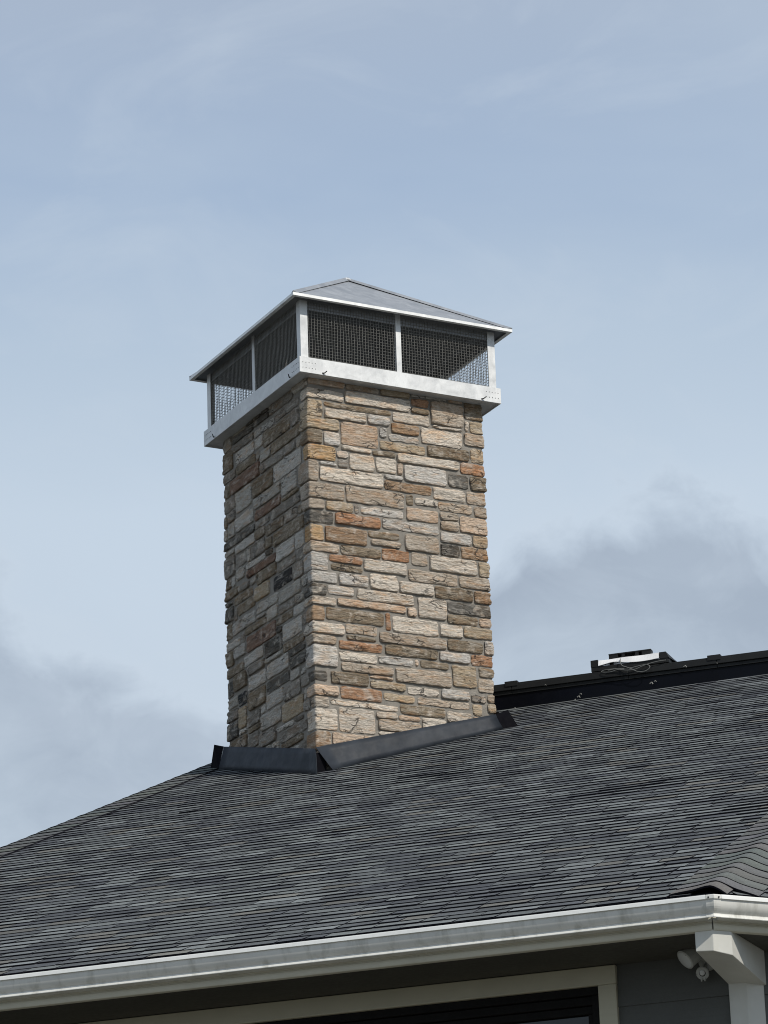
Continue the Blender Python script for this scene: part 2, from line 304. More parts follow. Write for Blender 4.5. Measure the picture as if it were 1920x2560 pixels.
# chimney stones: start and end along the faces (negative = left face), bottom, top, colour family
STONES = [
 (-0.152,0.358,-0.167,-0.074,'c'),(0.372,1.018,-0.164,-0.056,'c'),(1.032,1.211,-0.098,-0.024,'o'),(1.032,1.211,-0.163,-0.111,'b'),
 (1.226,1.552,-0.238,-0.024,'t'),(1.566,1.948,-0.146,0.017,'b'),(-0.171,0.152,-0.334,-0.18,'y'),(0.166,0.832,-0.231,-0.181,'b'),
 (0.167,0.578,-0.334,-0.245,'c'),(0.592,0.81,-0.33,-0.245,'w'),(0.845,1.212,-0.273,-0.177,'c'),(-0.162,0.31,-0.449,-0.347,'y'),
 (-0.153,0.142,-0.587,-0.462,'b'),(0.156,0.311,-0.588,-0.462,'w'),(0.324,0.69,-0.558,-0.348,'P'),(0.704,0.783,-0.44,-0.345,'w'),
 (0.823,1.104,-0.38,-0.287,'B'),(1.118,1.535,-0.434,-0.287,'c'),(1.23,1.539,-0.274,-0.251,'c'),(1.615,1.879,-0.265,-0.159,'y'),
 (1.566,1.602,-0.265,-0.159,'c'),(0.798,1.098,-0.456,-0.393,'w'),(0.704,1.158,-0.553,-0.47,'y'),(1.552,1.856,-0.394,-0.28,'t'),
 (1.172,1.596,-0.547,-0.448,'b'),(-0.107,0.266,-0.734,-0.601,'Y'),(0.324,0.617,-0.613,-0.572,'c'),(0.63,0.858,-0.619,-0.572,'b'),
 (0.279,0.388,-0.69,-0.627,'w'),(0.872,1.492,-0.648,-0.567,'c'),(0.401,0.648,-0.78,-0.632,'c'),(0.661,0.857,-0.769,-0.632,'c'),
 (1.61,1.916,-0.55,-0.422,'y'),(1.506,1.867,-0.671,-0.564,'o'),(-0.207,0.092,-0.938,-0.747,'t'),(0.107,0.275,-0.781,-0.748,'w'),
 (0.289,0.387,-0.781,-0.704,'g'),(0.106,0.725,-0.925,-0.794,'c'),(0.87,0.924,-0.768,-0.661,'P'),(0.938,1.362,-0.817,-0.662,'w'),
 (0.74,0.924,-0.823,-0.782,'w'),(0.738,1.204,-0.924,-0.836,'B'),(1.375,1.58,-0.811,-0.685,'d'),(1.595,1.897,-0.813,-0.684,'b'),
 (-0.185,0.338,-1.089,-0.952,'t'),(0.353,0.929,-1.084,-0.939,'t'),(1.218,1.54,-0.946,-0.832,'c'),(1.553,1.866,-0.947,-0.826,'t'),
 (0.944,1.019,-1.045,-0.938,'b'),(1.032,1.255,-1.024,-0.96,'c'),(1.268,1.606,-1.046,-0.964,'t'),(-0.144,0.144,-1.193,-1.104,'t'),
 (0.157,0.423,-1.189,-1.104,'y'),(0.436,0.482,-1.189,-1.099,'g'),(0.495,0.914,-1.179,-1.109,'w'),(0.944,1.262,-1.177,-1.06,'P'),
 (1.277,1.463,-1.129,-1.06,'t'),(1.477,1.863,-1.222,-1.075,'P'),(1.62,1.913,-1.06,-0.961,'t'),(-0.118,0.229,-1.322,-1.206,'d'),
 (0.243,0.688,-1.304,-1.202,'o'),(0.703,1.26,-1.289,-1.192,'w'),(1.28,1.464,-1.224,-1.142,'t'),(1.274,1.586,-1.34,-1.239,'w'),
 (1.601,1.947,-1.341,-1.236,'y'),(-0.134,0.129,-1.48,-1.335,'Y'),(0.142,0.55,-1.478,-1.336,'B'),(0.564,0.869,-1.388,-1.319,'b'),
 (0.585,0.878,-1.454,-1.401,'t'),(0.92,1.257,-1.457,-1.312,'t'),(1.271,1.46,-1.463,-1.354,'d'),(1.475,1.882,-1.463,-1.355,'B'),
 (-0.151,0.277,-1.578,-1.493,'t'),(0.291,0.678,-1.578,-1.492,'b'),(0.691,0.963,-1.577,-1.471,'o'),(-0.164,0.165,-1.747,-1.592,'w'),
 (0.178,0.496,-1.659,-1.591,'o'),(0.189,0.494,-1.731,-1.672,'b'),(0.51,0.93,-1.697,-1.591,'c'),(0.976,1.14,-1.588,-1.47,'t'),
 (1.154,1.631,-1.614,-1.477,'c'),(1.645,1.9,-1.613,-1.476,'y'),(-0.09,0.249,-1.858,-1.76,'w'),(0.264,0.55,-1.856,-1.746,'w'),
 (0.564,0.836,-1.856,-1.718,'c'),(0.943,1.43,-1.738,-1.629,'t'),(1.444,1.91,-1.737,-1.628,'t'),(0.85,1.186,-1.856,-1.752,'c'),
 (-0.162,0.143,-1.974,-1.872,'d'),(0.157,0.408,-1.954,-1.871,'w'),(0.436,0.991,-1.969,-1.871,'c'),(1.2,1.577,-1.864,-1.751,'b'),
 (1.59,1.971,-1.865,-1.751,'B'),(-0.163,0.23,-2.058,-1.989,'c'),(0.244,0.909,-2.047,-1.982,'P'),(1.026,1.301,-2.063,-1.878,'c'),
 (0.922,1.008,-2.065,-1.984,'P'),(1.315,1.97,-1.984,-1.878,'d'),(1.314,1.613,-2.078,-1.998,'b'),(1.627,1.965,-2.077,-1.998,'P'),
 (-0.126,0.118,-2.203,-2.072,'B'),(0.132,0.688,-2.189,-2.071,'b'),(0.702,0.756,-2.221,-2.061,'o'),(0.77,1.219,-2.221,-2.078,'c'),
 (1.232,1.456,-2.208,-2.093,'c'),(1.47,1.843,-2.192,-2.091,'y'),(-0.161,0.301,-2.315,-2.216,'c'),(0.315,0.622,-2.287,-2.202,'t'),
 (0.318,0.609,-2.344,-2.3,'b'),(0.637,1.292,-2.331,-2.236,'t'),(1.307,1.653,-2.327,-2.223,'b'),(1.667,1.93,-2.327,-2.206,'w'),
 (-0.137,0.225,-2.407,-2.328,'t'),(0.246,0.661,-2.437,-2.357,'o'),(0.689,1.204,-2.434,-2.346,'b'),(1.217,1.522,-2.433,-2.345,'w'),
 (-0.161,0.233,-2.607,-2.42,'w'),(0.246,0.607,-2.539,-2.45,'c'),(0.621,0.959,-2.522,-2.45,'w'),(0.976,1.009,-2.514,-2.447,'P'),
 (1.026,1.306,-2.512,-2.447,'b'),(1.535,1.92,-2.438,-2.341,'o'),(0.265,0.758,-2.627,-2.552,'t'),(0.783,1.326,-2.669,-2.536,'t'),
 (1.34,1.576,-2.65,-2.454,'y'),(1.599,1.896,-2.536,-2.452,'b'),(-0.096,0.13,-2.741,-2.649,'d'),(0.16,0.521,-2.75,-2.64,'b'),
 (0.534,0.77,-2.666,-2.64,'P'),(0.535,0.879,-2.752,-2.683,'y'),(1.589,1.886,-2.675,-2.55,'t'),(-0.147,0.233,-2.867,-2.774,'P'),
 (0.247,0.647,-2.876,-2.766,'o'),(0.893,1.209,-2.769,-2.699,'c'),(1.223,1.502,-2.771,-2.684,'w'),(0.661,0.963,-2.851,-2.782,'y'),
 (1.515,1.663,-2.774,-2.703,'g'),(1.677,1.934,-2.76,-2.689,'t'),(-0.096,0.138,-2.969,-2.88,'t'),(0.152,0.803,-2.941,-2.891,'c'),
 (0.99,1.502,-2.851,-2.785,'t'),(-0.165,0.213,-3.169,-2.983,'c'),(0.227,0.57,-3.169,-2.954,'c'),(0.583,0.789,-3.011,-2.955,'c'),
 (0.817,1.258,-2.951,-2.865,'b'),(1.525,1.626,-2.888,-2.788,'y'),(1.676,1.856,-2.851,-2.775,'y'),(0.598,1.012,-3.117,-3.024,'t'),
 (1.272,1.512,-2.978,-2.881,'c'),(1.025,1.258,-3.074,-2.965,'c'),(-0.195,0.142,-3.354,-3.184,'B'),(0.156,0.601,-3.306,-3.183,'P'),
 (0.6,0.904,-3.164,-3.13,'c'),(-0.769,-0.295,-0.079,0.039,'g'),(-0.668,-0.184,-0.178,-0.094,'g'),(-0.903,-0.367,-0.337,-0.192,'b'),
 (-1.091,-0.681,-0.179,-0.114,'w'),(-1.09,-0.918,-0.296,-0.192,'w'),(-1.489,-1.104,-0.304,-0.186,'w'),(-1.535,-1.105,-0.171,-0.098,'g'),
 (-1.095,-0.782,-0.076,-0.028,'d'),(-1.546,-1.108,-0.084,-0.027,'d'),(-0.748,-0.177,-0.457,-0.351,'b'),(-0.498,-0.268,-0.557,-0.47,'g'),
 (-0.981,-0.513,-0.558,-0.47,'g'),(-0.72,-0.167,-0.732,-0.572,'w'),(-1.594,-0.995,-0.554,-0.421,'r'),(-1.472,-1.077,-0.406,-0.319,'b'),
 (-1.874,-1.487,-0.406,-0.318,'g'),(-1.922,-1.548,-0.304,-0.117,'b'),(-1.152,-0.733,-0.737,-0.573,'b'),(-0.571,-0.261,-0.915,-0.746,'w'),
 (-1.124,-0.585,-0.856,-0.751,'W'),(-1.5,-1.165,-0.766,-0.567,'W'),(-1.907,-1.513,-0.693,-0.568,'g'),(-1.948,-1.608,-0.554,-0.43,'b'),
 (-1.11,-0.584,-0.965,-0.871,'r'),(-0.77,-0.199,-1.067,-0.978,'g'),(-1.507,-1.139,-0.944,-0.802,'w'),(-1.112,-0.815,-1.047,-0.978,'g'),
 (-0.525,-0.267,-1.181,-1.081,'g'),(-1.668,-1.52,-0.802,-0.706,'g'),(-1.921,-1.681,-0.833,-0.718,'b'),(-1.914,-1.125,-1.044,-0.967,'d'),
 (-0.888,-0.538,-1.178,-1.081,'b'),(-0.759,-0.215,-1.324,-1.195,'b'),(-0.909,-0.774,-1.295,-1.191,'b'),(-1.525,-1.125,-1.144,-1.057,'w'),
 (-0.688,-0.346,-1.484,-1.339,'w'),(-1.194,-0.922,-1.295,-1.157,'g'),(-1.914,-1.538,-1.313,-1.126,'g'),(-1.522,-1.295,-1.276,-1.159,'g'),
 (-1.299,-0.926,-1.36,-1.308,'w'),(-1.293,-0.701,-1.446,-1.373,'r'),(-1.525,-1.344,-1.401,-1.29,'w'),(-1.095,-0.701,-1.569,-1.459,'b'),
 (-0.771,-0.394,-1.727,-1.601,'k'),(-1.876,-1.631,-1.424,-1.326,'b'),(-1.573,-1.186,-1.618,-1.538,'b'),(-1.135,-0.849,-1.711,-1.582,'y'),
 (-1.108,-0.686,-1.836,-1.74,'W'),(-0.673,-0.225,-1.881,-1.763,'W'),(-1.504,-1.148,-1.731,-1.631,'b'),(-0.664,-0.345,-1.97,-1.894,'g'),
 (-0.727,-0.396,-2.058,-1.983,'b'),(-0.378,-0.176,-2.074,-1.985,'w'),(-1.35,-0.925,-1.959,-1.895,'b'),(-1.607,-1.13,-1.882,-1.773,'w'),
 (-0.606,-0.23,-2.24,-2.088,'w'),(-1.333,-0.74,-2.124,-1.978,'r'),(-1.944,-1.621,-1.892,-1.745,'b'),(-1.872,-1.463,-1.999,-1.925,'w'),
 (-0.962,-0.621,-2.282,-2.137,'d'),(-1.582,-1.346,-2.115,-2.012,'w'),(-1.384,-1.002,-2.239,-2.141,'w'),(-0.608,-0.188,-2.335,-2.253,'b'),
 (-1.932,-1.597,-2.147,-2.014,'b'),(-1.871,-1.397,-2.251,-2.166,'b'),(-0.928,-0.496,-2.487,-2.348,'w'),(-1.322,-0.975,-2.344,-2.256,'g'),
 (-0.477,-0.174,-2.525,-2.425,'d'),(-0.48,-0.285,-2.626,-2.538,'W'),(-0.271,-0.174,-2.626,-2.573,'W'),(-1.605,-1.342,-2.41,-2.264,'b'),
 (-1.305,-0.946,-2.487,-2.357,'w'),(-0.945,-0.493,-2.607,-2.502,'d'),(-0.266,-0.109,-2.744,-2.639,'g'),(-1.885,-1.618,-2.433,-2.284,'d'),
 (-1.31,-0.971,-2.667,-2.502,'b'),(-0.957,-0.622,-2.752,-2.622,'w'),(-0.609,-0.28,-2.778,-2.64,'g'),(-1.522,-1.35,-2.567,-2.454,'k'),
 (-0.649,-0.238,-2.956,-2.792,'y'),(-1.07,-0.663,-2.918,-2.769,'W'),(-1.521,-1.363,-2.774,-2.587,'y'),(-1.349,-1.083,-2.808,-2.696,'g'),
 (-1.839,-1.535,-2.66,-2.557,'g'),(-0.712,-0.178,-3.122,-3.023,'g'),(-1.334,-1.089,-2.867,-2.821,'b'),(-1.893,-1.534,-2.829,-2.674,'d'),
 (-1.11,-0.779,-3.061,-2.931,'g'),(-0.673,-0.256,-3.197,-3.135,'b'),(-1.676,-1.36,-2.956,-2.844,'b'),(-1.347,-1.123,-3.012,-2.88,'g'),
 (-0.855,-0.536,-3.464,-3.316,'g'),(0.157,0.492,-3.464,-3.32,'t'),(0.507,0.9,-3.464,-3.32,'b'),(-1.341,-0.948,-3.302,-3.166,'g'),
 (0.919,1.203,-3.302,-3.166,'c'),(-1.883,-1.48,-3.152,-3.016,'W'),(1.275,1.605,-3.152,-3.016,'w'),(-0.933,-0.618,-3.302,-3.21,'W'),
 (-0.521,-0.209,-3.464,-3.316,'g'),(-0.687,-0.317,-1.586,-1.498,'g'),(-1.883,-1.485,-1.524,-1.438,'b'),(-1.465,-1.127,-3.152,-3.026,'b'),
 (-1.883,-1.559,-0.102,0.032,'W'),(-1.883,-1.587,-1.732,-1.596,'d'),(-0.603,-0.347,-3.302,-3.21,'w'),(-1.883,-1.682,-0.954,-0.848,'w'),
 (0.615,0.905,-3.302,-3.178,'t'),(1.619,1.881,-3.152,-3.016,'t'),(1.527,1.881,-3.002,-2.902,'P'),(0.009,0.372,-0.042,0.032,'P'),
 (0.387,0.713,-0.042,0.032,'t'),(-1.883,-1.535,-2.542,-2.448,'W'),(-1.113,-0.875,-3.152,-3.076,'W'),(-0.379,-0.177,-1.746,-1.606,'g'),
 (-0.911,-0.687,-1.964,-1.85,'W'),(-1.883,-1.689,-3.002,-2.856,'g'),(-0.331,-0.147,-1.48,-1.338,'w'),(-0.981,-0.761,-0.456,-0.35,'W'),
 (-1.471,-1.248,-1.524,-1.46,'g'),(-0.281,-0.011,-0.06,0.032,'W'),(-0.353,-0.185,-0.338,-0.192,'g'),(-0.765,-0.428,-3.01,-2.97,'w'),
 (-1.667,-1.521,-0.954,-0.816,'W'),(-0.481,-0.175,-2.41,-2.348,'d'),(0.727,1.019,-0.042,0.032,'y'),(-1.111,-0.901,-1.144,-1.06,'b'),
 (-1.883,-1.539,-1.112,-1.058,'W'),(-0.195,-0.001,-3.464,-3.368,'g'),(-1.545,-1.267,-0.012,0.032,'W'),(1.033,1.393,-0.01,0.032,'w'),
 (-0.861,-0.725,-3.196,-3.076,'W'),(1.025,1.261,-3.152,-3.088,'t'),(-1.253,-0.937,-0.012,0.032,'d'),(-1.883,-1.587,-1.582,-1.538,'d'),
 (-0.333,-0.209,-3.302,-3.21,'g'),(-0.303,-0.177,-1.592,-1.494,'g'),(-0.331,-0.175,-1.972,-1.894,'W'),(-0.961,-0.621,-2.334,-2.296,'W'),
 (-0.569,-0.221,-0.964,-0.928,'b'),(-0.223,-0.109,-2.97,-2.88,'g'),(0.013,0.143,-3.464,-3.368,'w'),(-1.675,-1.361,-3.002,-2.97,'g'),
 (-1.281,-1.207,-1.294,-1.158,'W'),(-0.211,-0.103,-1.858,-1.76,'W'),(0.803,1.011,-3.01,-2.966,'P'),(-0.215,-0.139,-2.202,-2.088,'g'),
 (-0.201,-0.131,-1.322,-1.206,'b'),(-1.233,-1.109,-1.524,-1.46,'g'),(-0.413,-0.237,-3.01,-2.97,'g'),(-0.911,-0.773,-1.36,-1.308,'d'),
 (-0.253,-0.167,-0.558,-0.47,'W'),(-1.069,-0.971,-2.756,-2.68,'w'),(-1.449,-1.363,-1.998,-1.896,'g'),(-1.617,-1.539,-1.424,-1.328,'w'),
 (-0.253,-0.157,-1.18,-1.102,'b'),(-0.223,-0.161,-2.866,-2.758,'g'),(-1.519,-1.363,-2.83,-2.788,'w'),(-1.573,-1.517,-1.758,-1.632,'g'),
 (-1.115,-0.925,-1.88,-1.85,'w'),(-1.063,-0.995,-0.406,-0.31,'g'),(1.407,1.553,-0.01,0.032,'P'),(-0.725,-0.619,-2.124,-2.072,'d'),
 (-0.923,-0.783,-0.014,0.032,'d')]

# ------------------------------------------------------------------ roof deck
EU = -7.425                                               # roof edge (u)
HE = 5.309                                               # right hip runs straight uphill at this e
hipL = lambda u: -1.907+(u+1.987)*.0749
UR = 2.86
roof = MB()
def quad(m, a, b, c, d, mi=0): m.add([a, b, c, d], [(0, 1, 2, 3)], mi)
quad(roof, rf(hipL(EU), EU, -.004), rf(HE, EU, -.004), rf(HE, UR, -.004), rf(hipL(UR), UR, -.004))
rb, rt_ = rf(HE, EU, -.004), rf(HE, UR, -.004)
quad(roof, rb, rb+E2*5, rt_+E2*5, rt_)
DL = -azv(-20+45+0)*0 + (E*-.7071+U*.7071)
lb, lt = rf(hipL(EU), EU, -.004), rf(hipL(UR), UR, -.004)
quad(roof, lt, lt+DL*6, lb+DL*6, lb)
bk = lambda p, d: Vector((p.x, p.y, p.z))+U*d-K*(.43*d)
quad(roof, lt, rt_, bk(rt_, 7), bk(lt, 7))
quad(roof, rt_, rt_+E2*5, bk(rt_+E2*5, 7), bk(rt_, 7))
quad(roof, lt+DL*6, lt, bk(lt, 7), bk(lt+DL*6, 7))
roof_o = roof.obj('roof', 'butt', house)

# ------------------------------------------------------------------ shingles
TONES = [((.094, .101, .104), 5), ((.076, .081, .086), 4), ((.060, .064, .071), 2.5), ((.122, .131, .132), 3), ((.138, .148, .152), 1.1), ((.112, .110, .102), 1)]
def tone(r_, prev=None):
    t = r_.choices([a for a, b in TONES], [b for a, b in TONES])[0]
    k = r_.uniform(.84, 1.16)*1.32; return tuple(c*k for c in t)
def shingle_field(Og, ex, um, m, lo, hi, rows, expo, seed, pick, wmin=.13, wmax=.34):
    up = (um+K*m).normalized(); nn = (K-um*m).normalized(); r_ = random.Random(seed)
    singles = []; rest = MB()
    for i in range(rows):
        s0 = i*expo; x = lo(s0)-r_.uniform(0, .3); xe = hi(s0)
        while x < xe:
            w = r_.uniform(wmin, wmax); tooth = r_.random() < .55
            x0, x1 = max(x, lo(s0)), min(x+w, xe); x += w
            if x1-x0 < .03: continue
            x0 += .006
            pm = Og+ex*((x0+x1)/2)+up*s0
            lift = noise.noise(pm*1.1+Vector((seed, 0, 0)))
            lf = lambda xx: .0035*noise.noise((Og+ex*xx+up*s0)*4.3)
            t = (.0098 if tooth else .0076)+r_.uniform(-.0008, .0010)+max(0, lift-.34)*.010
            if r_.random() < .006: t += .004
            dy0 = .004*noise.noise((Og+ex*x0+up*s0)*3.3); dy1 = .004*noise.noise((Og+ex*x1+up*s0)*3.3)
            j = r_.uniform(-.003, .003); tp = r_.uniform(0, .012) if tooth else 0
            B = lambda xx, s, h: Og+ex*xx+up*s+nn*h
            hb = .0004
            p = [B(x0+tp, s0+dy0+j, -.002), B(x1-tp, s0+dy1+j, -.002), B(x1, s0+expo+.012, -.003), B(x0, s0+expo+.012, -.003),
                 B(x0+tp, s0+dy0+j, t+lf(x0)), B(x1-tp, s0+dy1+j, t+lf(x1)), B(x1, s0+expo+.012, hb), B(x0, s0+expo+.012, hb)]
            tn = tone(r_)
            if not tooth: tn = tuple(c*.88 for c in tn)
            d = MB() if pick(x0, x1, i) and len(singles) < pick.limit else rest
            d.ct = tn
            d.add(p, [(4, 5, 6, 7), (0, 1, 5, 4), (1, 2, 6, 5), (3, 0, 4, 7)], [0, 1, 1, 1])
            if d is not rest: singles.append(d)
    for d in singles: d.obj('shingle', ['shingle', 'butt'], roof_o)
    return rest
SP = math.sqrt(1+MR*MR); EXPO = .131
class Pick:
    def __init__(s, f, n): s.f = f; s.limit = n
    def __call__(s, *a): return s.f(*a)
rows = int((UR-EU)*SP/EXPO)
rest = shingle_field(rf(0, EU), E, U, MR, lambda s: hipL(EU+s/SP)+.02, lambda s: HE-.10, rows, EXPO, 5,
                     Pick(lambda a, b, i: a > .75 and b < 5.36 and i < 22, 282))
m2 = MR/math.cos(R(45))
rest2 = shingle_field(rf(HE, EU), E2, U2v, m2, lambda s: s/math.sqrt(1+m2*m2)+.10, lambda s: 5.0+s/math.sqrt(1+m2*m2)*.0, rows, EXPO/SP*math.sqrt(1+m2*m2)*math.cos(R(45)), 9,
                      Pick(lambda a, b, i: False, 0))
o_ = len(rest.v); rest.v += rest2.v; rest.f += [[k+o_ for k in f] for f in rest2.f]; rest.mi += rest2.mi; rest.tint += rest2.tint; rest.sd += rest2.sd
# left slope beyond the hip: same courses
c3 = (hipL(UR)-hipL(EU))/(UR-EU); UL = E*.7071+U*.7071; pu = .7071*c3+.7071; m3 = MR/pu; s3 = math.sqrt(1+m3*m3)
rest3 = shingle_field(rf(hipL(EU), EU), DL, UL, m3, lambda s: (s/s3)/pu*(.7071-.7071*c3)+.05, lambda s: 5.5, rows, EXPO/SP*pu*s3, 13, Pick(lambda a, b, i: False, 0))
o_ = len(rest.v); rest.v += rest3.v; rest.f += [[k+o_ for k in f] for f in rest3.f]; rest.mi += rest3.mi; rest.tint += rest3.tint; rest.sd += rest3.sd
rest.obj('shingle', ['shingle', 'butt'], roof_o, kind='stuff')

# hip caps: bent shingles straddling the two hips
def hip_caps(P, d, w1, w2, r, W1, W2, length, expo, seed, lift0=0, th=.006, bt=.0068, bump=0, ctone=(.116, .122, .121)):
    """P start, d direction up the hip, w1/w2 unit directions down each side inside the planes."""
    r_ = random.Random(seed); n = int(length/expo); nn = -(w1+w2).normalized()
    for i in range(n):
        m = MB(); m.ct = tuple(c*r_.uniform(.95, 1.05) for c in ctone)
        Q = P+d*(i*expo); a1 = W1*r_.uniform(.985, 1.015); a2 = W2*r_.uniform(.97, 1.03)
        if lift0: a2 = min(a2, max(.05, (i*expo*d.z+.035)/max(.05, -w2.z)))
        L_ = expo+.05; lift = max(0, lift0*(1-i/3.0))
        ws = [-1+2*j/16 for j in range(17)]; jit = r_.uniform(-.006, .006)
        top0, top1, bot0 = [], [], []
        for q in ws:
            w = q*(a1 if q > 0 else a2)
            sp = (math.sqrt(w*w+r*r)+w)/2; sm = (math.sqrt(w*w+r*r)-w)/2
            base = Q+w1*sp+w2*sm
            edge = 1-abs(q)**3
            h = (bt+.003*noise.noise((base)*6)*edge)+th+lift*edge+bump*math.exp(-(w/.085)**2)
            bot0.append(base+nn*(h-.012)+d*jit); top0.append(base+nn*h+d*jit)
            top1.append(base+d*L_+nn*(th+.0004)+nn*(lift*edge*.6+bump*math.exp(-(w/.085)**2)))
        k = len(ws); vs = bot0+top0+top1
        fs = []; mi = []
        for j in range(k-1):
            fs.append((j+1, j, k+j, k+j+1)); mi.append(1)
            fs.append((k+j+1, k+j, 2*k+j, 2*k+j+1)); mi.append(0)
        m.add(vs, fs, mi)
        e1 = [bot0[0], top0[0], top1[0], bot0[0]+d*L_]; e2 = [bot0[-1], top0[-1], top1[-1], bot0[-1]+d*L_]
        dn = -nn*.02
        m.add([top0[0], top1[0], top1[0]+dn, top0[0]+dn], [(0, 1, 2, 3)], 1); m.add([top0[-1], top1[-1], top1[-1]+dn, top0[-1]+dn], [(0, 1, 2, 3)], 1)
        ob = m.obj('hip_cap', ['shingle', 'butt'], roof_o)
        for p_ in ob.data.polygons: p_.use_smooth = p_.material_index == 0
hl0 = rf(hipL(EU), EU); hl1 = rf(hipL(UR), UR); dl = (hl1-hl0).normalized()
nrmL = DL.cross(dl).normalized(); nrmL = nrmL if nrmL.z > 0 else -nrmL
w1 = RN.cross(dl).normalized(); w1 = w1 if w1.dot(E) > 0 else -w1
w2 = nrmL.cross(dl).normalized(); w2 = w2 if w2.dot(E) < 0 else -w2
skip = 1.9
hip_caps(hl0+dl*skip, dl, w1, w2, .04, .30, .20, (hl1-hl0).length-skip, .17, 21, 0, .012, .0095)
hr0 = rf(HE, EU); dr = RU; n2 = (K-U2v*m2).normalized()
v1 = -E; v2 = n2.cross(dr).normalized(); v2 = v2 if v2.dot(E) > 0 else -v2
hip_caps(hr0+dr*.03, dr, v1, v2, .02, .24, .25, (UR-EU)*SP, .155, 22, .012, .009, .0085, .020, (.136, .140, .139))

# ------------------------------------------------------------------ chimney
def zroof(p): return A0.z+MR*(p-A0).dot(U)
shaft = MB()
rec = .016
a = CC+(ER+EL)*rec; q4 = [a, a+ER*(CW-2*rec), a+(ER+EL)*(CW-2*rec), a+EL*(CW-2*rec)]
lowz = 8.9
shaft.add([Vector((p.x, p.y, lowz)) for p in q4]+[Vector((p.x, p.y, P0.z+.10)) for p in q4], [(0, 1, 5, 4), (1, 2, 6, 5), (2, 3, 7, 6), (3, 0, 4, 7), (4, 5, 6, 7)])
chim = shaft.obj('chimney', 'mortar', house, label='tall square stone clad chimney')
crown = MB(); cf = frame(P0, ER, EL); crown.box(cf, SI+.05, 2-SI-.05, SI+.05, 2-SI-.05, .10, .135); crown.obj('crown_slab', 'mortar', chim)
flu = MB(); flu.tube([cf(1, 1, .13), cf(1, 1, .26)], .17, 20); flu.obj('flue', 'clay', chim)

# perimeter parameter: t<0 left face, 0..CW right face, beyond both the hidden faces
COR = [CC, CC+ER*CW, CC+(ER+EL)*CW, CC+EL*CW]; DIRS = [ER, EL, -ER, -EL]; NRM = [-EL, ER, EL, -ER]
def per(t, z, d):
    r = .022
    k = 3; tt = t+CW
    if t >= 0: k = 0; tt = t
    if t >= CW: k = 1; tt = t-CW
    if t < -CW: k = 2; tt = t+2*CW
    base = COR[k]+DIRS[k]*tt; n = NRM[k].copy(); w = 0
    if tt < r: w = 1-tt/r; n = n+NRM[(k-1) % 4]*w
    elif tt > CW-r: w = 1-(CW-tt)/r; n = n+NRM[(k+1) % 4]*w
    p = base+n*(d-rec-w*w*.006); p.z = P0.z+z; return p
COLS = dict(c=(.61, .55, .475), t=(.435, .37, .30), o=(.41, .24, .145), b=(.245, .20, .145), y=(.44, .36, .26), Y=(.50, .345, .195), w=(.55, .525, .49), W=(.47, .445, .405),
            P=(.57, .445, .34), B=(.33, .23, .15), d=(.13, .123, .11), g=(.29, .265, .235), r=(.23, .15, .11), k=(.04, .04, .04))
def stone_into(m, t0, t1, z0, z1, colr, r_, step=.0105, flat=None):
    t0 += .003; t1 -= .003; z0 += .0025; z1 -= .0025
    w, h = t1-t0, z1-z0; nx = max(4, min(64, math.ceil(w/step))); nz = max(4, math.ceil(h/step)); sd = r_.uniform(0, 100)
    D = r_.uniform(.009, .025); tl = r_.uniform(-.05, .05); tz = r_.uniform(-.10, .07); style = r_.random() if flat is None else flat
    m.ct = colr; m.cs = r_.random(); vs = []; ss = Vector((sd, sd*.7, 0))
    cx = [r_.uniform(.0, .012) for _ in range(4)]
    for j in range(nz+1):
        for i in range(nx+1):
            fx, fz = i/nx, j/nz; t, z = t0+fx*w, z0+fz*h
            # irregular outline
            ed = Vector((t*9+sd, z*9, 3.3))
            ex = .0085*noise.noise(ed*1.7)+.0040*noise.noise(ed*5); ez = .0080*noise.noise(ed*1.2+Vector((9, 0, 0)))+.0036*noise.noise(ed*5+Vector((4, 0, 0)))
            dx = min(fx, 1-fx)*w; dz = min(fz, 1-fz)*h; de = min(dx, dz)
            # clipped corners
            cc = max(0, .018-(dx+dz))*.4
            t2 = t+ex*(1 if dx < .03 else .3)+cc*(1 if fx < .5 else -1); z2 = z+ez*(1 if dz < .03 else .3)+cc*(1 if fz < .5 else -1)
            p = Vector((t*5.0, z*17.0, 0))+ss
            n1 = noise.fractal(p, 1, 2, 4); n2 = noise.fractal(p*2.7, .8, 2, 3)
            if style > .55: n1 = math.floor(n1*4.5)/4.5+.25*n1
            amp = .0075 if style > .35 else .003
            d = D+amp*n1+amp*.38*n2+tl*(t-t0-w/2)*.5*min(1, .3/w)+tz*(z-z0-h/2)*.6
            rr = min(1, de/.009); d -= (1-rr)**2*(.004+.005*noise.noise(ed*8))
            vs.append(per(t2, z2, max(.006, d)))
    fs = []; W_ = nx+1
    for j in range(nz):
        for i in range(nx):
            a_, b_, c_, d_ = j*W_+i, j*W_+i+1, (j+1)*W_+i+1, (j+1)*W_+i
            fs += [(a_, b_, c_, d_)] if (i+j) % 2 else [(a_, b_, c_), (a_, c_, d_)]
    ring = [i for i in range(W_)]+[j*W_+nx for j in range(1, nz+1)]+[nz*W_+i for i in range(nx-1, -1, -1)]+[j*W_ for j in range(nz-1, 0, -1)]
    nb = len(vs)
    for idx in ring:
        j, i = divmod(idx, W_); vs.append(per(t0+(i/nx)*w, z0+(j/nz)*h, -.006))
    # outer ring vertex follows the irregular outline
    L_ = len(ring)
    for k_ in range(L_):
        a_, b_ = ring[k_], ring[(k_+1) % L_]; fs.append((b_, a_, nb+k_, nb+(k_+1) % L_))
    m.add(vs, fs)
r_ = random.Random(77)
order = sorted(range(len(STONES)), key=lambda i: -(STONES[i][1]-STONES[i][0])*(STONES[i][3]-STONES[i][2]))
small = MB(); budget = set(order[:298])
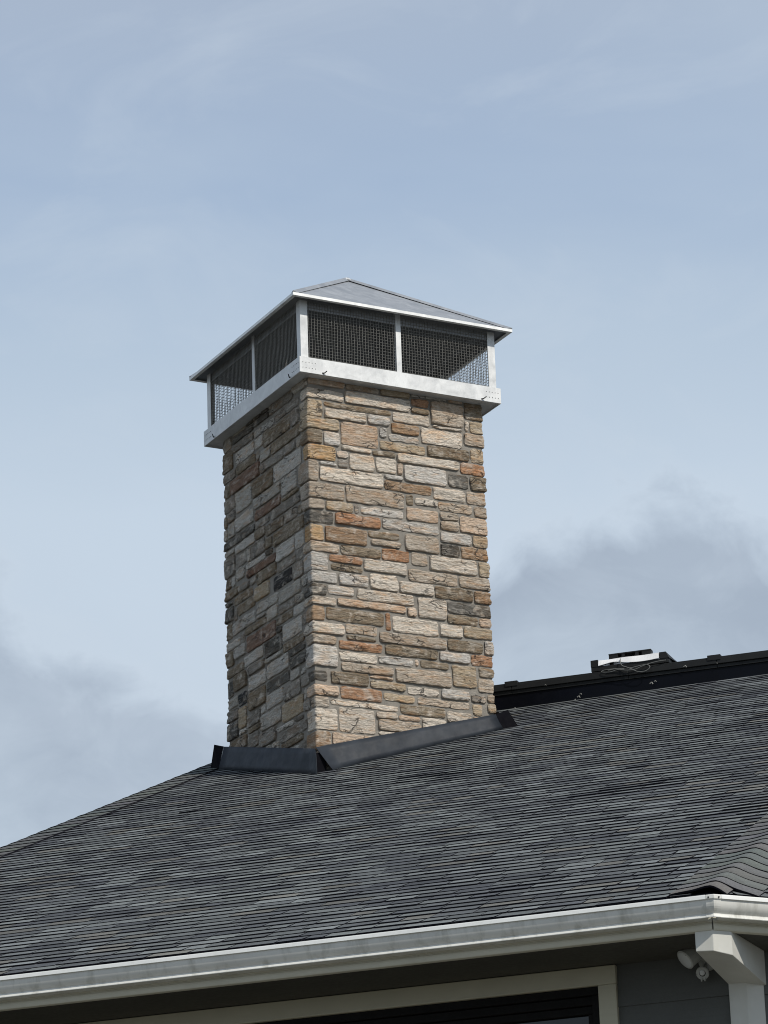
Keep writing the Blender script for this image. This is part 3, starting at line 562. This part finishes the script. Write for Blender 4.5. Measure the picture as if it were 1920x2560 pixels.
for i, (t0, t1, z0, z1, c) in enumerate(STONES):
    base = COLS[c]; k = r_.uniform(.86, 1.12); cc = tuple(min(.75, x*k) for x in base)
    if t0 < -.25:                                        # left face: stone colour darkened to carry its shade
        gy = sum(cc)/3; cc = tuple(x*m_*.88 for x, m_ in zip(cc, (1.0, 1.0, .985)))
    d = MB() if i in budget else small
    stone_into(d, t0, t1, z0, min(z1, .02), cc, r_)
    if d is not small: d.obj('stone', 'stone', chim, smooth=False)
# the two faces turned away: coursed stones joined in one part
z = -3.2
while z < 0:
    h = r_.uniform(.06, .15); t = CW+.21
    while t < 3*CW-.22:
        w = r_.uniform(.15, .5); t1 = min(t+w, 3*CW-.21)
        if t1-t > .04:
            aa, bb = t, t1
            if aa > 2*CW: aa -= 4*CW; bb -= 4*CW
            if not (aa < 2*CW < bb):
                c = COLS[r_.choice('ctbywgoPd')]
                pz = lambda tt: None
                # coarse grid is enough here
                kk = .05
                def back(tt, z_, d_):
                    k_ = 1 if tt < 2*CW and tt >= 0 else 2; u_ = tt-CW if k_ == 1 else tt+2*CW
                    q_ = COR[k_]+DIRS[k_]*u_+NRM[k_]*(d_-rec); q_.z = P0.z+z_; return q_
                g_ = .006; D_ = r_.uniform(.018, .032); small.ct = c; small.cs = r_.random()
                p8 = [back(aa+g_, z+g_, -.005), back(bb-g_, z+g_, -.005), back(bb-g_, z+h-g_, -.005), back(aa+g_, z+h-g_, -.005),
                      back(aa+g_, z+g_, D_), back(bb-g_, z+g_, D_), back(bb-g_, z+h-g_, D_*.9), back(aa+g_, z+h-g_, D_*.9)]
                small.add(p8, [(4, 5, 6, 7), (0, 1, 5, 4), (1, 2, 6, 5), (2, 3, 7, 6), (3, 0, 4, 7)])
        t = t1
    z += h
small.obj('stone', 'stone', chim, kind='stuff')

# flashing skirt ----------------------------------------------------------
def sheet(tops, bots, mats, name, thick=.004, nrm=None, wob=.006):
    m = MB(); n = 14; P_, Q_ = [], []
    for i in range(n+1):
        f = i/n; a_ = tops[0].lerp(tops[1], f); b_ = bots[0].lerp(bots[1], f); w_ = wob*noise.noise(a_*4); 
        for s_ in range(5):
            g_ = s_/4; p_ = a_.lerp(b_, g_)+nrm*(w_*math.sin(g_*3.1)+.004*noise.noise(a_*7+Vector((0, 0, g_*2)))); P_.append(p_); Q_.append(p_-nrm*thick)
    fs = []; k = len(P_)
    for i in range(n):
        for s_ in range(4):
            a_, b_, c_, d_ = i*5+s_, (i+1)*5+s_, (i+1)*5+s_+1, i*5+s_+1
            fs += [(d_, c_, b_, a_), (k+a_, k+b_, k+c_, k+d_)]
        fs += [(i*5, (i+1)*5, k+(i+1)*5, k+i*5), (k+i*5+4, k+(i+1)*5+4, (i+1)*5+4, i*5+4)]
    for i in (0, n):
        for s_ in range(4): fs.append((i*5+s_, i*5+s_+1, k+i*5+s_+1, k+i*5+s_) if i == 0 else (i*5+s_+1, i*5+s_, k+i*5+s_, k+i*5+s_+1))
    m.add(P_+Q_, fs); o = m.obj(name, mats, chim, smooth=True); return o
def onroof(p, dz=.004): return Vector((p.x, p.y, zroof(p)+dz))
def atz(p, z): return Vector((p.x, p.y, P0.z+z))
# left sheet
lt0 = atz(CC+EL*(CW+.01)-ER*.03, -2.865); lt1 = atz(CC-EL*.035-ER*.03, -3.36)
lb0 = onroof(CC+EL*(CW-.02)-ER*.10); lb1 = onroof(CC-EL*.115-ER*.06)
sheet((lt0, lt1), (lb0, lb1), 'black_metal', 'flashing', nrm=-ER)
rt0 = atz(CC-EL*.03+ER*-.02, -3.345); rt1 = atz(CC-EL*.03+ER*(CW-.02), -2.872)
rb0 = onroof(CC-EL*.085+ER*.11); rb1 = onroof(CC-EL*.08+ER*(CW+.02))
sheet((rt0, rt1), (rb0, rb1), 'black_metal', 'flashing', nrm=-EL)
def tab(a, b, c, d, name='flashing_end'):
    m = MB(); n_ = (b-a).cross(d-a).normalized()*.004
    m.hexa([a, b, c, d, a+n_, b+n_, c+n_, d+n_]); m.obj(name, 'black_gap', chim)  # black in place of the shade on ends turned from the sun
lo0 = lt0+(EL*.09-ER*.05)*1.0
tab(lt0, lo0+K*.035, onroof(lb0+EL*.12-ER*.02), lb0)
ro0 = rt1+(ER*.10-EL*.04)+K*.01
tab(rt1, ro0+K*.03, onroof(rb1+ER*.13-EL*.03), rb1)
# black block painting the open corner's shade, and the hidden returns round the back
m = MB(); c_ = CC-(ER+EL)*.025
m.prism(frame(Vector((c_.x, c_.y, 0)), ER, EL), [(0, 0), (.10, 0), (.10, .10), (0, .10)], zroof(c_)-.05, P0.z-3.39); m.obj('corner_shade_block', 'black_gap', chim)
for q0, q1, nn_ in ((COR[1], COR[2], ER), (COR[2], COR[3], EL)):
    a_, b_ = q0+nn_*.03, q1+nn_*.03
    sheet((onroof(a_, .16), onroof(b_, .16)), (onroof(a_+nn_*.05), onroof(b_+nn_*.05)), 'black_metal', 'flashing', nrm=nn_)

# ------------------------------------------------------------------ metal chimney cap
CB = P0+(ER+EL)*1.0
capo = empty('chimney_cap', CB); thing(capo, 'galvanised metal chimney cap with hipped roof and wire mesh sides, on the stone chimney', 'chimney cap')
def rot4(k):                                             # frame of side k: x along side, y inward, origin at its near/left corner
    cs = [P0, P0+ER*2, P0+(ER+EL)*2, P0+EL*2][k]; return frame(cs, DIRS[k], -NRM[k])
BH, HC, OV, HP = .1463, .6704, .090, .7742
for k in range(4):
    f = rot4(k); m = MB()
    # band with a folded bottom flange
    m.prism(f, [(0, 0), (2, 0), (1.99, .01), (.01, .01)], 0, BH)
    m.prism(f, [(.002, .002), (1.998, .002), (2-SI-.01, SI+.01), (SI+.01, SI+.01)], .012, .016)
    m.prism(f, [(.01, .01), (1.99, .01), (1.96, .04), (.04, .04)], BH-.006, BH-.001)
    o = m.obj('skirt_band', 'galv', capo, base=CB); bevel(o, .003, 1)
    m = MB()
    for xx in (.03, .06, .09, .12, .15, 1.85, 1.88, 1.91, 1.94, 1.97):
        for zz in (.045, .095):
            m.tube([f(xx, .002, zz), f(xx, -.003, zz)], .0033, 6)
    m.obj('rivets', 'ridge_cap', capo, base=CB, kind='stuff')
    for xx in (.22, 1.80):
        m = MB(); m.tube([f(xx, .0, .018), f(xx+.01, -.012, .014), f(xx+.03, -.028, .032)], [.007, .005, .004], 6); m.obj('screw', 'black_gap', capo, base=CB)
    # mid post, corner post, top rail
    m = MB(); m.box(f, .975, 1.025, .035, .040, BH-.01, HC+.05); m.box(f, .975, .981, .04, .07, BH-.01, HC+.05); m.obj('post', 'galv', capo, base=CB)
    m = MB()
    m.prism(f, [(.028, .028), (.100, .028), (.100, .033), (.033, .033), (.033, .100), (.028, .100)], BH-.01, HC+.02); m.obj('post', 'galv', capo, base=CB)
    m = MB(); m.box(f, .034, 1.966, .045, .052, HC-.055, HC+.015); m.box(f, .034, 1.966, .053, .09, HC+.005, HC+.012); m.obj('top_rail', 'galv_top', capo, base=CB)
    # mesh panels
    for x0, x1 in ((.10, .975), (1.025, 1.90+.0)):
        x0 = .035 if x0 < .5 else x0; x1 = 1.965 if x1 > 1.5 else x1
        m = MB(); ph = (rnd.random()*6, rnd.random()*6); gs = .0275; rr = .0020
        yy = lambda x, z: .043+.006*math.sin(x*4+ph[0])*math.sin((z-BH)/.55*3.1)
        nx = int((x1-x0)/gs); nz = int((HC-.0-BH)/gs)+1
        for i in range(nx+1):
            x = x0+i*(x1-x0)/nx; jx = rnd.uniform(-.0012, .0012)
            pts = [f(x+jx+.0016*math.sin(zc*.5+i*.4+ph[1]), yy(x, BH+zc*gs)-.002, BH-.006+zc*gs) for zc in range(0, nz+1, 1)]
            m.tube(pts, rr, 4, cap=False)
        for jz in range(nz+1):
            z = BH-.006+jz*gs+rnd.uniform(-.0015, .0015)
            pts = [f(x0+i*(x1-x0)/(nx//2), yy(x0+i*(x1-x0)/(nx//2), z)-.0045, z+.0015*math.sin(i*.4+jz)) for i in range(nx//2+1)]
            m.tube(pts, rr, 4, cap=False)
        m.obj('mesh_panel', 'wire', capo, base=CB)
    # cap roof sheet, drip edge and standing hip seams
    a_, b_, pk = f(-OV, -OV, HC+.022), f(2+OV, -OV, HC+.022), f(1, 1, HC+HP-.02)
    m = MB(); n_ = 12
    def cp(i, j):                                        # barycentric grid over the triangle
        s_ = j/n_; p_ = a_.lerp(pk, s_).lerp(b_.lerp(pk, s_), i/max(1, n_-j)) if j < n_ else pk
        ed = min(i, n_-j-i, j)/n_*3 if j < n_ else 0
        return p_+K*(.006*min(1, max(0, ed))*noise.noise(p_*1.7)-.010*min(1, max(0, ed)))
    idx = {}; vs = []
    for j in range(n_+1):
        for i in range(n_-j+1): idx[i, j] = len(vs); vs.append(cp(i, j))
    nb = len(vs); vs += [v-K*.006 for v in vs]; fs = []
    for j in range(n_):
        for i in range(n_-j):
            t_ = (idx[i, j], idx[i+1, j], idx[i, j+1]); fs += [t_, tuple(nb+q for q in reversed(t_))]
            if i < n_-j-1:
                t_ = (idx[i+1, j], idx[i+1, j+1], idx[i, j+1]); fs += [t_, tuple(nb+q for q in reversed(t_))]
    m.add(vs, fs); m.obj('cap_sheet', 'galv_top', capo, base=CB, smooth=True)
    m = MB(); m.prism(f, [(-OV-.004, -OV-.004), (2+OV+.004, -OV-.004), (2+OV, -OV), (-OV, -OV)], HC, HC+.026)
    m.prism(f, [(-OV, -OV), (2+OV, -OV), (2+OV-.03, -OV+.03), (-OV+.03, -OV+.03)], HC, HC+.004)
    m.obj('drip_edge', 'galv_bright', capo, base=CB)
    m = MB(); d_ = (pk-a_).normalized(); s1 = (DIRS[k]).normalized(); s2 = -NRM[k]
    up_ = (K-d_*d_.z).normalized()
    c0, c1 = a_+up_*.006, pk+up_*.012
    def q(p_, w_): return [p_+DIRS[k]*w_+K*0 - (-NRM[k])*0 + K*(-.001), p_+up_*.014, p_+(-NRM[k])*w_ + K*(-.001), p_-up_*.012]
    m.sweep([q(c0, .050), q(c1, .050)]); m.obj('hip_seam', 'galv_top', capo, base=CB)
m = MB(); pk = P0+(ER+EL)*1.0+K*(HC+HP-.012); m.tube([pk-K*.02, pk+K*.006, pk+K*.014], [.055, .035, .008], 10); m.obj('peak_cap', 'galv', capo, base=CB)

# ------------------------------------------------------------------ ridge board behind the chimney
RO = A0+E*.766+U*2.819+K*1.212; RE = azv(-18.4); RUv = azv(71.6); rg = frame(RO, RE, RUv)
ridge = MB(); ridge.box(rg, -1.7, 5.2, 0, .34, -.25, .168); rb_o = ridge.obj('ridge_board', 'ridge_black', house, label='long glossy black board along the roof ridge'); bevel(rb_o, .004, 1)
for x0, x1 in ((-1.75, .10), (.103, 1.20), (1.203, 2.02), (2.023, 3.6), (3.603, 5.25)):
    m = MB(); h_ = rnd.uniform(-.002, .002); m.box(rg, x0, x1, -.028, .37, .170+h_, .222+h_); m.box(rg, x0, x1, -.020, .36, .222+h_, .238+h_)
    m.box(rg, x0, x1, -.012, -.001, .135, .1695+h_)
    bevel(m.obj('ridge_coping', 'ridge_cap', rb_o), .003, 1)
for x in (.102, 2.0):
    m = MB(); m.box(rg, x-.06, x+.06, -.034, .372, .205, .252); m.obj('coping_clip', 'ridge_cap', rb_o)
m = MB()
for x, z_, s_ in ((.42, .172, .010), (1.72, .176, .018), (2.02, .17, .008), (.72, .02, .018), (.745, .045, .012), (1.40, .06, .02), (1.44, .075, .014), (.12, -.01, .012), (.69, .0, .01), (1.98, .0, .008), (2.7, .18, .009)):
    m.tube([rg(x, -.034, z_), rg(x+s_, -.036, z_+s_*.5), rg(x+s_*1.4, -.034, z_-s_*.4)], s_*.3, 6)
m.obj('sealant_spots', 'copper', rb_o, kind='stuff')

# dark box lying on the ridge ---------------------------------------------
UB = rg(1.21, .1, .238)
unit = empty('roof_unit', UB); thing(unit, 'dark open metal tray with white sheet and slotted bar, lying on the black ridge board', 'roof vent')
m = MB(); m.box(rg, .86, 1.585, -.02, .26, .245, .262); m.prism(rg, [(.86, -.02), (1.572, -.02), (1.585, .0), (1.585, .26), (.86, .26)], .262, .288); m.obj('tray_base', 'ridge_cap', unit, base=UB)
m = MB(); m.prism(rg, [(.858, -.024), (.925, -.024), (.925, .26), (.858, .26)], .286, [.348, .350, .35, .348]); m.obj('tray_end', 'ridge_cap', unit, base=UB)
m = MB(); m.add([rg(1.50, -.024, .286), rg(1.588, -.024, .286), rg(1.63, .24, .286), rg(1.50, .24, .286), rg(1.50, -.024, .345), rg(1.560, -.024, .345), rg(1.57, .24, .345), rg(1.50, .24, .345)],
                [(3, 2, 1, 0), (4, 5, 6, 7), (0, 1, 5, 4), (1, 2, 6, 5), (2, 3, 7, 6), (3, 0, 4, 7)]); m.obj('tray_end', 'ridge_cap', unit, base=UB)
m = MB(); n_ = 20; prof = []
for i in range(n_+1):
    x = .93+.565*i/n_; lo_ = .290+.012*math.exp(-((i/n_-.25)/.14)**2)+.008*math.sin(i/n_*6.5); prof.append((x, lo_))
vs = []
for x, lo_ in prof: vs += [rg(x, -.030, lo_), rg(x, -.014+.006*math.sin(x*20), .344), rg(x, .16, .350), rg(x, .16, .346), rg(x, -.026, lo_-.002)]
fs = [(i*5+j, (i+1)*5+j, (i+1)*5+(j+1) % 5, i*5+(j+1) % 5) for i in range(n_) for j in range(5)]+[(0, 1, 2, 3, 4), tuple(n_*5+j for j in (4, 3, 2, 1, 0))]
m.add(vs, fs); m.obj('white_sheet', 'white', unit, base=UB)
m = MB()
xs = [(1.02, 1.105), (1.150, 1.172), (1.262, 1.300), (1.325, 1.412)]
for a_, b_ in ((1.02, 1.105), (1.14, 1.168), (1.265, 1.298), (1.328, 1.412)): m.box(rg, a_, b_, .02, .07, .346, .392)
m.box(rg, 1.018, 1.414, .018, .09, .392, .402); m.box(rg, 1.018, 1.414, .07, .09, .346, .392); m.box(rg, 1.018, 1.414, .018, .03, .346, .354)
m.obj('slotted_bar', 'ridge_cap', unit, base=UB)
m = MB()
for a_ in (1.0, 1.38): m.box(rg, a_+.02, a_+.05, .03, .08, .285, .347)
m.obj('bar_foot', 'ridge_cap', unit, base=UB)
def cable(name, pts, r, label, group=None):
    pts = [rg(*p) for p in pts]; out = []
    for i in range(len(pts)-1):
        p0, p1, p2, p3 = pts[max(i-1, 0)], pts[i], pts[i+1], pts[min(i+2, len(pts)-1)]
        for s_ in range(8):
            t = s_/8; out.append(.5*((2*p1)+(p2-p0)*t+(2*p0-5*p1+4*p2-p3)*t*t+(3*p1-p0-3*p2+p3)*t**3))
    out.append(pts[-1]); m = MB(); m.tube(out, r, 6); b_ = out[0].copy(); o = m.obj(name, 'cable', base=b_, smooth=True); thing(o, label, 'cable')
cable('cable', [(1.14, -.035, .33), (1.142, -.045, .285), (1.16, -.05, .255), (1.20, -.055, .235), (1.255, -.06, .205), (1.30, -.06, .180), (1.37, -.06, .175), (1.415, -.06, .205), (1.39, -.055, .235), (1.33, -.05, .235), (1.22, -.05, .225), (1.10, -.045, .235), (1.02, -.042, .232)], .0042,
      'thin grey cable hanging from the white sheet and looping over the ridge board')
cable('cable', [(1.56, -.03, .262), (1.50, -.04, .258), (1.42, -.05, .245), (1.34, -.055, .225), (1.28, -.06, .205), (1.20, -.06, .205), (1.12, -.058, .222), (1.05, -.05, .212), (.98, -.045, .218), (.96, -.04, .230), (1.0, -.04, .240), (1.10, -.045, .236), (1.17, -.05, .222)], .0034,
      'thin grey cable running from the right end of the dark tray into the tangle')

# ------------------------------------------------------------------ gutters, fascia, soffit
LX = -8.2; RX = 4.2
def run(prof, x0, x1, side, cut=0):
    """profile (d, z) swept along the left or right run, mitred at the corner"""
    cs_ = [CO+MIT*d+K*z for d, z in prof]
    if side == 0: a_ = [CO+E*x0+U*d+K*z for d, z in prof]; cs_ = [c-E*cut for c in cs_]; return [a_, cs_]
    b_ = [CO+E2*x1+U2v*d+K*z for d, z in prof]; cs_ = [c+E2*cut for c in cs_]; return [cs_, b_]
def arc(pts, n=5):
    out = []
    for i in range(len(pts)-1):
        for s_ in range(n): t = s_/n; out.append((pts[i][0]*(1-t)+pts[i+1][0]*t, pts[i][1]*(1-t)+pts[i+1][1]*t))
    return out
outer = [(.012, -.002), (.004, .004), (.0, .004), (-.002, .0), (-.002, -.018), (.0, -.022), (.006, -.023), (.0075, -.034), (.0105, -.047), (.015, -.060), (.0215, -.072), (.030, -.083), (.039, -.0915), (.043, -.096), (.0425, -.1005), (.038, -.105), (.033, -.117), (.034, -.120)]
prof = outer+[(.112, -.122), (.115, -.004), (.112, -.004), (.110, -.116), (.045, -.115), (.046, -.096), (.018, -.060), (.013, -.012)]
def long_run(pr, side, cut, nseg=1):
    rl = run(pr, LX, RX, side, cut)
    return rl
gl = MB(); gl.sweep(long_run(prof, 0, .03)); go = gl.obj('gutter', 'gutter', house)
gl = MB(); gl.sweep(long_run(prof, 1, .03)); go2 = gl.obj('gutter', 'gutter', house)
for o in (go, go2):
    for p_ in o.data.polygons: p_.use_smooth = True
    o.data.set_sharp_from_angle(angle=R(32))
lipp = [(.006, .0045), (-.004, .0045), (-.0048, -.001), (-.0048, -.0195), (-.002, -.0215), (-.0015, .0), (.006, .002)]
for s_ in (0, 1):
    m = MB(); m.sweep(run(lipp, LX, RX, s_, .05)); m.obj('gutter_lip', 'lip', house)
# mitre strip wrapping the corner
mp_ = [(d-.003, z) for d, z in outer]; inn = [(d+.002, z) for d, z in reversed(outer)]
ring = mp_+inn
m = MB(); ra = [CO+MIT*d+K*z-E*.046 for d, z in ring]; rc = [CO+MIT*d+K*z for d, z in ring]; rd = [CO+MIT*d+K*z+E2*.046 for d, z in ring]
m.sweep([ra, rc, rd]); m.obj('gutter_mitre', 'gutter', house, smooth=False)
m = MB()
for x_ in (-.03,):
    for s_, fr_ in ((-1, gm), (1, gr_)): m.tube([fr_(.03*s_, -.006, -.012), fr_(.03*s_, -.009, -.012)], .005, 8)
m.obj('rivets', 'ridge_cap', house, kind='stuff')
fprof = [(.105, -.119), (.105, -.130), (.112, -.132), (.112, -.137), (.106, -.141), (.104, -.150), (.104, -.168), (.108, -.176), (.116, -.180), (.135, -.181), (.135, -.10), (.116, -.10)]
for s_ in (0, 1):
    m = MB(); m.sweep(run(fprof, LX, RX, s_, .004)); o = m.obj('fascia_board', 'fascia', house, smooth=True); o.data.set_sharp_from_angle(angle=R(35))
WD, WD2 = .46, .296                                      # wall set-backs of the main wall and of the wing
WK = (-.02, .75)                                         # wall corner in the main frame (x, y)
m = MB(); m.add([gm(LX, .12, -.172), gm(-.05, .12, -.172), gm(-.05, 1.2, -.172), gm(LX, 1.2, -.172), gm(LX, .12, -.16), gm(-.05, .12, -.16), gm(-.05, 1.2, -.16), gm(LX, 1.2, -.16)],
                [(3, 2, 1, 0), (4, 5, 6, 7), (0, 1, 5, 4), (1, 2, 6, 5), (2, 3, 7, 6), (3, 0, 4, 7)]); m.obj('soffit', 'soffit', house)
m = MB(); m.add([gr_(.052, .12, -.1735), gr_(RX, .12, -.1735), gr_(RX, 1.2, -.1735), gr_(.3, 1.2, -.1735), gr_(.052, .12, -.16), gr_(RX, .12, -.16), gr_(RX, 1.2, -.16), gr_(.3, 1.2, -.16)],
                [(3, 2, 1, 0), (4, 5, 6, 7), (0, 1, 5, 4), (1, 2, 6, 5), (2, 3, 7, 6), (3, 0, 4, 7)]); m.obj('soffit', 'soffit', house)

# ------------------------------------------------------------------ walls
ZG = -CO.z                                               # ground level in the corner frame
wall = MB(); wk = gm(*WK, 0)
def wfr(o_, ex, ey): return frame(Vector((o_.x, o_.y, CO.z)), ex, ey)
w1f = wfr(wk, E, U); w2f = wfr(wk, E2, U2v)
core = [(LX, .03), (0, .03), (0, 4), (LX, 4)]
WX0, WX1, WZT, WZB = -5.15, -.914, -.2885, -1.75          # window opening (main wall frame)
def cbox(m, f, x0, x1, z0, z1): m.box(f, x0, x1, .03, .30, z0, z1)
cbox(wall, w1f, LX, WX0, ZG, -.14); cbox(wall, w1f, WX1, -.02, ZG, -.14); cbox(wall, w1f, WX0, WX1, WZT, -.14); cbox(wall, w1f, WX0, WX1, ZG, WZB)
cbox(wall, w2f, .02, RX, ZG, -.14)
wall.box(w1f, LX, 4, 4.0, 4.2, ZG, 1.0)
wall_o = wall.obj('wall', 'siding', house)
def boards(f, x0, x1, ztop, zlim, gapx=None):
    k_ = 0
    zb = ztop
    while zb > zlim:
        zt = zb+.262 if k_ else -.145
        spans = [(x0, x1)]
        if gapx and zt > WZB-.12 and zb < WZT+.112:
            if zb < WZT+.10: spans = [(x0, gapx[0]), (gapx[1], x1)]
        for a_, b_ in spans:
            m = MB(); y0, y1 = .000, .012
            m.add([f(a_, y0, zb), f(b_, y0, zb), f(b_, .03, zb), f(a_, .03, zb), f(a_, y1, zt), f(b_, y1, zt), f(b_, .03, zt), f(a_, .03, zt)],
                  [(3, 2, 1, 0), (4, 5, 6, 7), (0, 1, 5, 4), (1, 2, 6, 5), (2, 3, 7, 6), (3, 0, 4, 7)])
            m.obj('siding_board', 'siding', wall_o)
        zb -= .251; k_ += 1
boards(w1f, LX, -.02, -.425, ZG+.1, (WX0-.10, WX1+.10)); boards(w2f, .02, RX, -.425, ZG+.1)
# window
win = empty('window', Vector((0, 0, 0)), house)
def wb(name, mt, x0, x1, y0, y1, z0, z1, bv=.004):
    m = MB(); m.box(w1f, x0, x1, y0, y1, z0, z1); o = m.obj(name, mt, win); return bevel(o, bv, 2) if bv else o
wb('head_trim', 'trim', WX0-.113, WX1+.113, -.028, .03, WZT, WZT+.113)
wb('side_trim', 'trim', WX1, WX1+.112, -.026, .03, WZB, WZT-.001); wb('side_trim', 'trim', WX0-.112, WX0, -.026, .03, WZB, WZT-.001)
wb('sill', 'trim', WX0-.14, WX1+.14, -.05, .03, WZB-.09, WZB-.001)
wb('frame_head', 'frame', WX0, WX1, .0, .07, WZT-.050, WZT-.001); wb('frame_head', 'frame', WX0+.052, WX1-.052, .022, .08, WZT-.105, WZT-.052); wb('frame_head', 'frame', WX0+.052, WX1-.052, .04, .09, WZT-.155, WZT-.107)
wb('frame_side', 'frame', WX1-.050, WX1-.001, .0, .09, WZB, WZT-.051); wb('frame_side', 'frame', WX0+.001, WX0+.050, .0, .09, WZB, WZT-.051); wb('frame_sill', 'frame', WX0+.051, WX1-.051, .0, .09, WZB, WZB+.05)
wb('sash_stile', 'frame', WX1-.085, WX1-.052, .03, .09, WZB+.05, WZT-.157)
for x_ in (-2.0, -3.2, -4.2): wb('mullion', 'frame', x_-.03, x_+.03, .03, .09, WZB+.05, WZT-.157)
xs = [WX0+.05, -4.23, -4.17, -3.23, -3.17, -2.03, -1.97, WX1-.085]
for i in range(0, 8, 2): wb('pane', 'glass', xs[i], xs[i+1], .07, .076, WZB+.05, WZT-.157, 0)
m = MB(); m.box(w1f, WX0, WX1, .9, .95, WZB, WZT); m.obj('room_backing', 'frame', win)

# corner post and bracket
m = MB(); pf = gm
P5 = [(-.137, .724), (-.027, .724), (.055, .806), (.03, .84), (-.035, .775), (-.137, .775)]
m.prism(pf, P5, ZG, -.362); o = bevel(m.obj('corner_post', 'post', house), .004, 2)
m = MB(); pts = [(-.155, .112), (-.048, .112), (.038, .198), (.070, .81), (-.02, .86), (-.140, .765)]
zb_ = [-.290, -.298, -.316, -.376, -.385, -.368]
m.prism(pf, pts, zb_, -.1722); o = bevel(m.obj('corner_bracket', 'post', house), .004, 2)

# ------------------------------------------------------------------ floodlight
FB = gm(-.27, .745, -.215); fl = empty('floodlight', FB)
thing(fl, 'white round security floodlight with motion sensor, under the eave beside the white corner bracket', 'security light')
def disc(name, mt, p, d, prof_, n=24, smooth=True):
    d = d.normalized(); m = MB(); m.tube([p+d*a_ for a_, r__ in prof_], [r__ for a_, r__ in prof_], n); o = m.obj(name, mt, fl, base=FB, smooth=smooth); o.data.set_sharp_from_angle(angle=R(40)); return o
disc('back_plate', 'lamp', gm(-0.255, 0.747, -0.215), -U, [(0, .056), (.018, .056), (.030, .046), (.034, .02)])
ld = (E*-.58-U*.52-K*.62).normalized(); hp0 = gm(-.290, .640, -.160)
disc('lamp_head', 'lamp', hp0, ld, [(-.046, .012), (-.044, .036), (-.036, .052), (-.022, .059), (.085, .061), (.105, .063), (.108, .056)])
disc('lens', 'lens', hp0, ld, [(.098, .054), (.109, .053), (.114, .035), (.116, .003)])
m = MB(); sdv = ld.cross(K).normalized(); mm = hp0+ld*.05
m.box(frame(hp0, ld, -U.cross(ld).normalized(), (E*.0+(-U)).normalized()), .01, .08, -.002, .002, .052, .060); m.obj('lamp_vent', 'ridge_cap', fl, base=FB)
m = MB(); m.tube([gm(-0.255, 0.717, -0.215), gm(-0.275, 0.687, -0.202), hp0+ld*-.02], [.016, .014, .016], 10); m.obj('arm', 'lamp', fl, base=FB, smooth=True)
sp0 = gm(-0.275, 0.682, -0.292); sd_ = (-U*.9-K*.43).normalized()
m = MB(); m.tube([gm(-0.26, 0.727, -0.23), gm(-0.27, 0.707, -0.26), sp0+K*.02], [.013, .012, .013], 10); m.obj('sensor_arm', 'lamp', fl, base=FB, smooth=True)
disc('sensor_ring', 'lamp', sp0, sd_, [(-.03, .022), (-.02, .034), (.01, .040), (.014, .036), (.006, .030)])
disc('sensor_lens', 'ridge_cap', sp0, sd_, [(.0, .028), (.006, .028), (.014, .018), (.017, .003)])
disc('sensor_cap', 'lens', sp0+K*.004, sd_, [(.012, .018), (.020, .015), (.024, .003)])
for s_ in (-1, 1):
    m = MB(); b_ = sp0-K*.036+E*(.010*s_); m.tube([b_+K*.006, b_-K*.014], [.0055, .004], 8); m.obj('sensor_knob', 'lamp', fl, base=FB)
